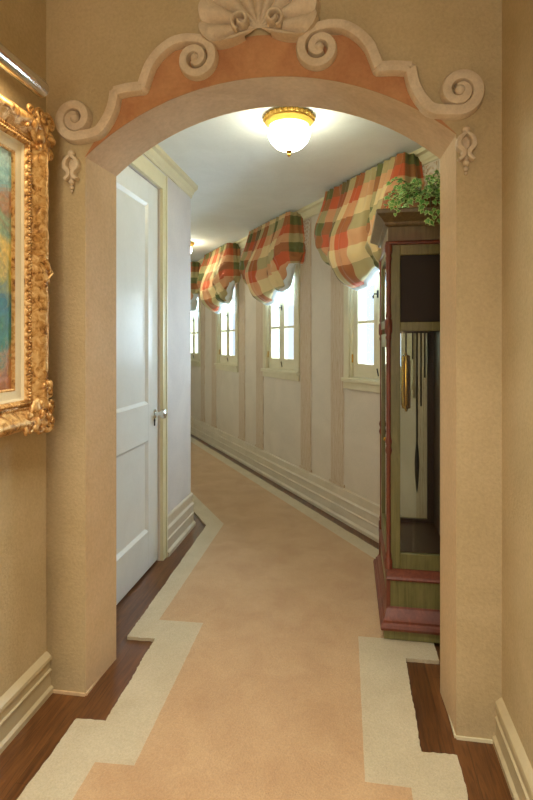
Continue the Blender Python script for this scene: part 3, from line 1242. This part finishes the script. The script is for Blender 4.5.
def frame_sweep(prof, wig=None, step=0.012):
    """prof = (d, n): d from the canvas opening outwards; swept round the opening with mitres"""
    bm = NB()
    cs = [(CV0, CZ0, -1, -1), (CV1, CZ0, 1, -1), (CV1, CZ1, 1, 1), (CV0, CZ1, -1, 1)]
    dtop = (PZ1 - CZ1) / 0.145
    path = []
    for i in range(4):
        a, c = cs[i], cs[(i + 1) % 4]
        L = math.hypot(c[0] - a[0], c[1] - a[1])
        m = max(1, int(L / step))
        for j in range(m):
            f = j / m
            path.append((a[0] + (c[0] - a[0]) * f, a[1] + (c[1] - a[1]) * f, a[2] + (c[2] - a[2]) * f, a[3] + (c[3] - a[3]) * f, i, f * L))
    rings = []
    for (v, z, dv, dz, i, l) in path:
        ring = []
        for (d, n) in prof:
            w = wig(d, n, i, l) if wig else 0.0
            kv, kz = (dv, -1.0 if i == 0 else dz), None
            if i == 0:
                off = (dv, -1)
            elif i == 1:
                off = (1, dz)
            elif i == 2:
                off = (dv, 1)
            else:
                off = (-1, dz)
            ring.append(bm.verts.new(HL.p(v + off[0] * d, n + w, z + off[1] * d)))
        rings.append(ring)
    k = len(prof)
    for r in range(len(rings)):
        A, B = rings[r], rings[(r + 1) % len(rings)]
        for i in range(k):
            j = (i + 1) % k
            bm.faces.new((A[i], A[j], B[j], B[i]))
    return bm


b = frame_sweep([(0.0, 0.018), (0.0, 0.030), (0.004, 0.033), (0.008, 0.030), (0.008, 0.018)])
tag(obj('gilt_slip', b, MT['gold'], PR, smooth=25), 'thin gilt slip round the canvas')
b = frame_sweep([(0.007, 0.020), (0.007, 0.029), (0.010, 0.031), (0.034, 0.034), (0.040, 0.040), (0.044, 0.040), (0.044, 0.005), (0.007, 0.005)])
tag(obj('linen_liner', b, MT['liner'], PR, smooth=25), 'cream linen liner inside the gilt frame')


def wig(d, n, i, l):
    if n < 0.01:
        return 0.0
    if 0.046 < d < 0.06:
        return 0.005 * sin(2 * pi * l / 0.024)
    if 0.064 < d < 0.10:
        return 0.007 * noise.noise(Vector((l * 55, d * 70, i * 3.7))) - 0.001
    if d >= 0.10:
        return 0.005 * noise.noise(Vector((l * 30, d * 40, i * 9.1)))
    return 0.0


prof = [(0.042, 0.004), (0.042, 0.042), (0.047, 0.048), (0.053, 0.051), (0.059, 0.048), (0.062, 0.040), (0.068, 0.041), (0.074, 0.047), (0.082, 0.055), (0.090, 0.062), (0.098, 0.068),
        (0.106, 0.074), (0.116, 0.078), (0.128, 0.076), (0.138, 0.066), (0.142, 0.052), (0.142, 0.004)]
b = frame_sweep(prof, wig, 0.006)
gf = obj('gilt_frame', b, MT['gold'], PR, smooth=60)
# rope beads along the inner edge
b = NB()
for i in range(2):
    d, n, rr = ((0.053, 0.052, 0.0055), (0.070, 0.046, 0.0048))[i]
    st = rr * 2.1
    for (v0, z0, v1, z1) in ((CV1 + d, CZ0 - d, CV1 + d, CZ1 + d), (CV1 + d, CZ1 + d, CV0 - d, CZ1 + d), (CV1 + d, CZ0 - d, CV0 - d, CZ0 - d)):
        L = math.hypot(v1 - v0, z1 - z0)
        for j in range(int(L / st)):
            f = j * st / L
            ball(b, HL.p(v0 + (v1 - v0) * f, n, z0 + (z1 - z0) * f), rr, 6, (1, 1, 1))
obj('bead_strip', b, MT['gold'], PR, smooth=60)


def cartouche(cv, cz, sv, sz):
    bm = NB()
    rnd = random.Random(int(cv * 100 + cz * 10))

    def curl(a, z, r, t0, turns, wd, n):
        pts = []
        for i in range(26):
            f = i / 25
            t = t0 + turns * 2 * pi * f
            rr = r * (1 - 0.8 * f)
            pts.append(HL.p(cv + sv * (a + rr * cos(t)), n + 0.010 * f, cz + sz * (z + rr * sin(t))))
        tube(bm, pts, wd, 7, lambda f: 1.15 - 0.6 * f)
    curl(0.004, 0.004, 0.034, radians(200), -1.3, 0.010, 0.066)
    curl(-0.050, 0.012, 0.026, radians(-60), 1.4, 0.008, 0.066)
    curl(0.012, -0.052, 0.026, radians(140), -1.4, 0.008, 0.066)
    curl(-0.105, 0.006, 0.020, radians(-60), 1.3, 0.007, 0.068)
    curl(0.006, -0.105, 0.020, radians(140), -1.3, 0.007, 0.068)
    for i in range(26):
        f = rnd.random()
        along = rnd.random() < 0.5
        d = f * 0.135
        a, z = (-d, rnd.uniform(-0.05, 0.018)) if along else (rnd.uniform(-0.05, 0.018), -d)
        ball(bm, HL.p(cv + sv * a, 0.062 + rnd.uniform(0, 0.016), cz + sz * z), rnd.uniform(0.008, 0.014), 8, (0.8, rnd.uniform(0.6, 1.7), rnd.uniform(0.6, 1.7)))
    ball(bm, HL.p(cv - sv * 0.03, 0.058, cz - sz * 0.03), 0.06, 14, (0.3, 1, 1))
    obj('corner_carving', bm, MT['gold'], PR, smooth=60)


for cv, cz, sv, sz in ((PV1 - 0.015, PZ1 - 0.012, 1, 1), (PV1 - 0.015, PZ0 + 0.010, 1, -1), (PV0 + 0.025, PZ1 - 0.022, -1, 1), (PV0 + 0.025, PZ0 + 0.022, -1, -1)):
    cartouche(cv, cz, sv, sz)
b = NB()
for dz in (-0.03, -0.015, 0, 0.015, 0.03):
    ball(b, HL.p(1.68, 0.070, 1.545 + dz), 0.014, 8, (0.7, 1.0, 0.8))
tube(b, [HL.p(1.662, 0.074, 1.50), HL.p(1.69, 0.08, 1.545), HL.p(1.662, 0.074, 1.59)], 0.008)
obj('side_carving', b, MT['gold'], PR, smooth=60)

# picture light
PL = thing('picture_light', 'chrome tube picture light above the gilt frame', 'picture light', HL.p(1.2, 0, 2.16))
b = NB()
lathe(b, HL.p(0.90, 0.118, 2.135), [(0.001, 0.0), (0.026, 0.0), (0.0275, 0.004), (0.0275, 0.671), (0.026, 0.675), (0.001, 0.675)], 24, 'y')
tag(obj('shade_tube', b, MT['chrome'], PL, smooth=40), 'polished tube shade')
b = NB()
tube(b, [HL.p(1.24, 0.0, 2.20), HL.p(1.24, 0.05, 2.20), HL.p(1.24, 0.10, 2.185), HL.p(1.24, 0.118, 2.15)], 0.008)
obj('arm', b, MT['chrome'], PL, smooth=40)
b = NB()
lathe(b, HL.p(1.24, 0.0, 2.20), [(0.001, 0), (0.035, 0), (0.033, 0.01), (0.001, 0.012)], 20, 'x')
obj('wall_plate', b, MT['chrome'], PL, smooth=40)

# ---------------------------------------------------------------- longcase clock (its side faces us, its dial faces the door)
CVc = 2.640
CL = thing('longcase_clock', 'tall olive and red painted longcase clock standing beyond the right pillar', 'clock', (0.30, CVc, RZ))
UB = 0.452          # back of the case


def ring_box(bm, u0, hv, z0, z1, u1=UB):
    box(bm, WORLD, u0, u1, CVc - hv, CVc + hv, z0, z1)


def moulding(name, mat, levels):
    """stack of (u_front, half_v, z) rings forming a moulded block"""
    bm = NB()
    rings = []
    for (u0, hv, z) in levels:
        rings.append([bm.verts.new(p) for p in ((u0, CVc - hv, z), (UB, CVc - hv, z), (UB, CVc + hv, z), (u0, CVc + hv, z))])
    for A, B in zip(rings, rings[1:]):
        for i in range(4):
            j = (i + 1) % 4
            bm.faces.new((A[i], A[j], B[j], B[i]))
    bm.faces.new(rings[0])
    bm.faces.new(rings[-1])
    return obj(name, bm, mat, CL, smooth=20)


moulding('plinth', MT['clockgreen'], [(0.146, 0.333, RZ + 0.004), (0.146, 0.333, 0.058), (0.150, 0.329, 0.064)])
for su in (0.16, UB - 0.06):
    for sv in (-1, 1):
        b = NB()
        box(b, WORLD, su, su + 0.05, CVc + sv * 0.29 - 0.025, CVc + sv * 0.29 + 0.025, RZ, RZ + 0.004)
        obj('foot', b, MT['dark'], CL)
moulding('base_molding', MT['clockred'], [(0.134, 0.345, 0.060), (0.130, 0.349, 0.072), (0.134, 0.345, 0.084), (0.142, 0.337, 0.090), (0.142, 0.337, 0.100), (0.150, 0.325, 0.108), (0.154, 0.312, 0.124), (0.162, 0.300, 0.136), (0.164, 0.298, 0.144)])
b = NB()
ring_box(b, 0.166, 0.296, 0.140, 0.260)
obj('base_panel', b, MT['clockgreen'], CL, bevel=0.003)
for sv in (-1, 1):
    b = NB()
    box(b, WORLD, 0.158, 0.176, CVc + sv * 0.288 - 0.010, CVc + sv * 0.288 + 0.010, 0.13, 0.27)
    tag(obj('corner_strip', b, MT['clockred'], CL, bevel=0.003), 'red painted base corner strip')
moulding('waist_molding', MT['clockred'], [(0.160, 0.302, 0.258), (0.156, 0.306, 0.266), (0.160, 0.300, 0.274), (0.164, 0.280, 0.284), (0.170, 0.262, 0.292)])

TH_ = 0.252         # half width of trunk
TU = 0.172          # trunk front
GZ0, GZ1 = 0.360, 1.354
HZ0, HZ1 = 1.394, 1.693
TT = 1.740
# trunk + hood side frames
for sv, nm in ((-1, 'side_frame'), (1, 'side_frame')):
    b = NB()
    v0, v1 = sorted((CVc + sv * TH_, CVc + sv * (TH_ - 0.022)))
    for (u0, u1, z0, z1) in ((TU, TU + 0.050, 0.290, TT), (UB - 0.045, UB, 0.290, TT), (TU + 0.05, UB - 0.045, 0.290, GZ0), (TU + 0.05, UB - 0.045, GZ1, HZ0), (TU + 0.05, UB - 0.045, HZ1, TT)):
        box(b, WORLD, u0, u1, v0, v1, z0, z1)
    obj(nm, b, MT['clockgreen'], CL, bevel=0.0025)
    b = NB()
    vv = CVc + sv * (TH_ - 0.010)
    box(b, WORLD, TU + 0.048, UB - 0.043, vv - 0.0015, vv + 0.0015, GZ0 - 0.002, GZ1 + 0.002)
    obj('side_glass', b, MT['caseglass'], CL, smooth=0)
    b = NB()
    vv = CVc + sv * (TH_ - 0.018)
    box(b, WORLD, TU + 0.048, UB - 0.043, vv - 0.002, vv + 0.002, HZ0 - 0.002, HZ1 + 0.002)  # opaque sheet; its colour paints the dark hood inside the side window
    tag(obj('hood_side_panel', b, MT['black'], CL, smooth=0), 'dark hood side window drawn as an opaque panel')
# brown lining of the case sides, seen through the glass
for sv in (-1, 1):
    b = NB()
    v0, v1 = sorted((CVc + sv * (TH_ - 0.022), CVc + sv * (TH_ - 0.030)))
    for (u0, u1, z0, z1) in ((TU + 0.014, TU + 0.052, 0.345, TT), (UB - 0.047, UB - 0.014, 0.345, TT), (TU + 0.052, UB - 0.047, 0.345, GZ0 + 0.002), (TU + 0.052, UB - 0.047, GZ1 - 0.002, TT)):
        box(b, WORLD, u0, u1, v0, v1, z0, z1)
    obj('case_lining', b, MT['brown'], CL, smooth=0)
# interior: back board, floor, hood floor
b = NB()
box(b, WORLD, UB - 0.014, UB - 0.001, CVc - TH_ + 0.022, CVc + TH_ - 0.022, 0.29, TT)
obj('back_board', b, MT['brown'], CL)
for z0, z1 in ((0.30, 0.345), (1.362, 1.378)):
    b = NB()
    box(b, WORLD, TU + 0.02, UB - 0.014, CVc - TH_ + 0.022, CVc + TH_ - 0.022, z0, z1)
    obj('shelf', b, MT['brown'], CL)
# trunk door (front, facing the passage): frame with glass
b = NB()
w = TH_ - 0.024
for (v0, v1, z0, z1) in ((CVc - w, CVc - w + 0.055, 0.31, 1.345), (CVc + w - 0.055, CVc + w, 0.31, 1.345), (CVc - w + 0.055, CVc + w - 0.055, 0.31, 0.40), (CVc - w + 0.055, CVc + w - 0.055, 1.28, 1.345)):
    box(b, WORLD, TU - 0.006, TU + 0.014, v0, v1, z0, z1)
dr = obj('trunk_door', b, MT['clockgreen'], CL, bevel=0.002)
b = NB()
box(b, WORLD, TU + 0.003, TU + 0.006, CVc - w + 0.05, CVc + w - 0.05, 0.395, 1.285)
obj('door_glass', b, MT['caseglass'], dr, smooth=0)
b = NB()
ball(b, (TU - 0.012, CVc - w + 0.028, 0.86), 0.009, 10)
obj('door_knob', b, MT['brass'], dr)
# hood door with dial
b = NB()
for (v0, v1, z0, z1) in ((CVc - w, CVc - w + 0.045, 1.37, 1.735), (CVc + w - 0.045, CVc + w, 1.37, 1.735), (CVc - w + 0.045, CVc + w - 0.045, 1.37, 1.41), (CVc - w + 0.045, CVc + w - 0.045, 1.695, 1.735)):
    box(b, WORLD, TU - 0.006, TU + 0.014, v0, v1, z0, z1)
hd = obj('hood_door', b, MT['clockgreen'], CL, bevel=0.002)
b = NB()
box(b, WORLD, TU + 0.002, TU + 0.005, CVc - w + 0.04, CVc + w - 0.04, 1.405, 1.70)
obj('hood_glass', b, MT['caseglass'], hd, smooth=0)
b = NB()
box(b, WORLD, TU + 0.034, TU + 0.040, CVc - 0.19, CVc + 0.19, 1.385, 1.72)
dl = obj('dial_plate', b, MT['brass'], CL)
b = NB()
lathe(b, (TU + 0.034, CVc, 1.552), [(0.001, 0), (0.132, 0), (0.135, -0.004), (0.118, -0.004), (0.001, -0.004)], 40, 'x')
obj('chapter_ring', b, MT['dial'], dl, smooth=30)
b = NB()
tube(b, [(TU + 0.026, CVc, 1.552), (TU + 0.026, CVc - 0.03, 1.64)], 0.003)
tube(b, [(TU + 0.024, CVc, 1.552), (TU + 0.024, CVc + 0.05, 1.575)], 0.004)
obj('clock_hand', b, MT['dark'], dl)
# corner columns with turnings
for sv in (-1, 1):
    b = NB()
    cpr = [(0.001, 0.292), (0.017, 0.292), (0.017, 0.33), (0.011, 0.34), (0.014, 0.352), (0.010, 0.364), (0.010, 0.44), (0.010, 0.80), (0.016, 0.82), (0.010, 0.84), (0.016, 0.86), (0.010, 0.88),
           (0.010, 1.26), (0.010, 1.31), (0.014, 1.325), (0.010, 1.335), (0.017, 1.350), (0.017, 1.40), (0.010, 1.41), (0.014, 1.42), (0.011, 1.44), (0.0105, 1.52), (0.011, 1.66), (0.015, 1.68), (0.011, 1.69), (0.017, 1.71), (0.017, 1.742), (0.001, 1.742)]
    lathe(b, (TU - 0.001, CVc + sv * (TH_ - 0.002), 0), cpr, 16)
    tag(obj('corner_column', b, MT['clockred'], CL, smooth=50), 'slender turned red corner column')
moulding('hood_strip', MT['clockred'], [(0.166, 0.258, 1.738), (0.158, 0.266, 1.741), (0.156, 0.268, 1.747), (0.160, 0.264, 1.753), (0.166, 0.258, 1.756)])
moulding('frieze', MT['clockcrown'], [(0.168, 0.256, 1.755), (0.168, 0.256, 1.818), (0.160, 0.266, 1.822)])
moulding('crown_molding', MT['clockcrown'], [(0.160, 0.268, 1.820), (0.152, 0.276, 1.826), (0.150, 0.280, 1.836), (0.138, 0.304, 1.846), (0.124, 0.330, 1.856), (0.114, 0.346, 1.862), (0.112, 0.348, 1.874), (0.117, 0.343, 1.880), (0.13, 0.33, 1.882)])
# works hanging in the trunk
for i, (wu, wv, z0, z1) in enumerate(((0.262, 2.55, 0.985, 1.255), (0.276, 2.66, 0.96, 1.23))):
    b = NB()
    lathe(b, (wu, wv, 0), [(0.001, z0), (0.006, z0), (0.007, z0 + 0.012), (0.019, z0 + 0.016), (0.021, z0 + 0.02), (0.021, z1 - 0.02), (0.019, z1 - 0.014), (0.006, z1 - 0.01), (0.005, z1), (0.001, z1)], 20)
    wt = obj('weight', b, MT['brass'], CL, smooth=40)
    b = NB()
    tube(b, [(wu, wv, z1 - 0.004), (wu, wv, 1.363)], 0.0025)
    obj('cable', b, MT['dark'], wt)
b = NB()
tube(b, [(0.320, 2.60, 1.363), (0.320, 2.60, 0.80)], 0.0045)
lathe(b, (0.320, 2.60, 0), [(0.001, 0.82), (0.005, 0.81), (0.009, 0.77), (0.0115, 0.72), (0.010, 0.66), (0.005, 0.60), (0.001, 0.575)], 14)
tag(obj('pendulum', b, MT['dark'], CL, smooth=50), 'thin dark pendulum rod with a spindle bob')
for (cu, zb) in ((0.344, 0.99), (0.362, 1.13), (0.380, 1.20), (0.304, 1.22)):
    b = NB()
    tube(b, [(cu, 2.64, 1.363), (cu, 2.64, zb)], 0.0038)
    obj('chime_rod', b, MT['dark'], CL)

# ---------------------------------------------------------------- ivy on the clock
IV = thing('ivy_plant', 'variegated ivy plant spilling over the top of the tall clock', 'plant', (0.345, 2.50, 1.882))
b = NB()
lathe(b, (0.345, 2.50, 1.882), [(0.001, 0), (0.06, 0), (0.075, 0.07), (0.082, 0.085), (0.07, 0.085), (0.06, 0.075), (0.001, 0.07)], 24)
obj('basket', b, MT['basket'], IV, smooth=40)
LEAF = [(0, -0.10), (0.22, -0.30), (0.52, -0.12), (0.40, 0.12), (0.62, 0.40), (0.30, 0.42), (0.0, 1.0), (-0.30, 0.42), (-0.62, 0.40), (-0.40, 0.12), (-0.52, -0.12), (-0.22, -0.30)]


def leaf(bm, p, direction, nrm, size):
    d = Vector(direction).normalized()
    n = Vector(nrm)
    n = (n - d * n.dot(d)).normalized()
    x = d.cross(n)
    ctr = (0.0, 0.18)

    def P(a, bb, k, lift):
        a, bb = ctr[0] + (a - ctr[0]) * k, ctr[1] + (bb - ctr[1]) * k
        return Vector(p) + x * (a * size) + d * (bb * size) + n * (size * (lift - 0.28 * (a * a) - 0.18 * bb * bb))
    inn = [bm.verts.new(P(a, bb, 0.68, 0.03)) for a, bb in LEAF]
    out = [bm.verts.new(P(a, bb, 1.0, 0.0)) for a, bb in LEAF]
    c = bm.verts.new(P(ctr[0], ctr[1], 1, 0.0))
    for i in range(12):
        j = (i + 1) % 12
        bm.faces.new((c, inn[i], inn[j])).material_index = 0
        bm.faces.new((inn[i], out[i], out[j], inn[j])).material_index = 1


rnd = random.Random(11)
bl, bs = NB(), NB()
for i in range(96):
    t = rnd.uniform(0, 2 * pi)
    L = rnd.uniform(0.05, 0.17)
    p0 = Vector((0.345 + 0.05 * cos(t), 2.50 + 0.05 * sin(t), 1.955))
    up = rnd.uniform(0.00, 0.16) * (1 if cos(t) > -0.3 else 0.7)
    side = Vector((cos(t), sin(t) * 1.3, 0))
    pts = []
    for k in range(9):
        f = k / 8
        q = p0 + side * (L * f) + Vector((0, 0, up * sin(pi * min(1, f * 0.62)) - 0.055 * f * f))
        q.z = max(q.z, 1.892)
        if i < 12:
            # trailing stems over the near edge
            tx = (0.176, 0.19, 0.205, 0.30, 0.32, 0.335, 0.35, 0.37, 0.25, 0.41, 0.44, 0.48)[i]
            e = Vector((tx, 2.270 + 0.004 * (i % 3), 1.905))
            q = p0.lerp(e, min(1, f * 1.45)) + Vector((0, 0, 0.035 * sin(pi * min(1, f * 1.45))))
            if f > 0.69:
                q.z = 1.905 - (f - 0.69) * (0.10, 0.20, 0.15, 0.18, 0.30, 0.32, 0.26, 0.30, 0.02, 0.24, 0.2, 0.1)[i]
        q.x = min(max(q.x, 0.165), 0.60)
        pts.append(q)
    tube(bs, pts, 0.0018, 5)
    for k in range(2, 9):
        if rnd.random() < 0.9:
            a = rnd.uniform(0, 2 * pi)
            d = (pts[k] - pts[k - 1]).normalized() * 0.5 + Vector((cos(a), sin(a) - 0.3, rnd.uniform(-0.7, 0.3)))
            n = Vector((rnd.uniform(-0.7, 0.5), -0.8 + rnd.uniform(-0.5, 0.5), 0.8 + rnd.uniform(-0.5, 0.5)))
            s = rnd.uniform(0.014, 0.030)
            if pts[k].z < 1.90:
                d = Vector((cos(a) * 0.7, -0.25, -0.8))
                n = Vector((rnd.uniform(-0.5, 0.5), -1, 0.25))
            leaf(bl, pts[k] + Vector((0, -0.004, 0.006)), d, n, s)
tag(obj('ivy_leaves', bl, [MT['leaf'], MT['leafedge']], IV, smooth=0, recalc=False), 'green lobed leaves with cream edges')
obj('ivy_stems', bs, MT['stem'], IV, smooth=60)

# ---------------------------------------------------------------- light
def area(name, loc, rot, sx, sy, power, color):
    l = bpy.data.lights.new(name, 'AREA')
    l.shape = 'RECTANGLE'
    l.size, l.size_y = sx, sy
    l.energy = power
    l.color = color
    o = bpy.data.objects.new(name, l)
    COL.objects.link(o)
    o.location = loc
    o.rotation_euler = rot
    return o


# unseen fill lights added to brighten the hall, overhead and at the back wall
hcl = area('hall_ceiling_fill', (-0.3, 0.75, HALL_C - 0.02), (0, 0, 0), 0.6, 0.9, 20.0, (1.0, 0.95, 0.85))
hcl.data.spread = radians(95)
area('hall_back_fill', (-0.3, BACK + 0.03, 1.15), (pi / 2, 0, 0), 1.4, 1.9, 29.0, (1.0, 0.95, 0.86))  # added fill, the back wall has no opening here
area('hall_side_window_light', HR.p(-0.25, 0.03, 1.75), (0, radians(-90), radians(-35)), 0.8, 0.45, 14.0, (1.0, 0.95, 0.88))
area('picture_light_bulb', HL.p(1.24, 0.118, 2.1), (0, radians(30), 0), 0.05, 0.6, 2.0, (1.0, 0.82, 0.55))

# broad soft daylight coming in through the corridor windows
sun = bpy.data.lights.new('hazy_daylight', 'SUN')
sun.energy = 46.0
sun.angle = radians(115)
sun.color = (0.64, 0.84, 1.0)
sun_o = bpy.data.objects.new('hazy_daylight', sun)
COL.objects.link(sun_o)
sun_o.location = (4, 4, 4)
sun_o.rotation_euler = Vector((-0.838, -0.545, -0.02)).to_track_quat('-Z', 'Y').to_euler()

W = bpy.data.worlds.new('daylight')
S.world = W
W.use_nodes = True
bg = W.node_tree.nodes['Background']
bg.inputs['Color'].default_value = (0.74, 0.88, 1.0, 1)
bg.inputs['Strength'].default_value = 1.3

S.view_settings.view_transform = 'Standard'
S.view_settings.look = 'None'
S.view_settings.gamma = 1.0
S.view_settings.exposure = 0.0
S.view_settings.use_curve_mapping = False
S.cycles.use_denoising = True
S.cycles.max_bounces = 10
S.cycles.diffuse_bounces = 6
S.cycles.transparent_max_bounces = 16
S.cycles.sample_clamp_indirect = 6.0
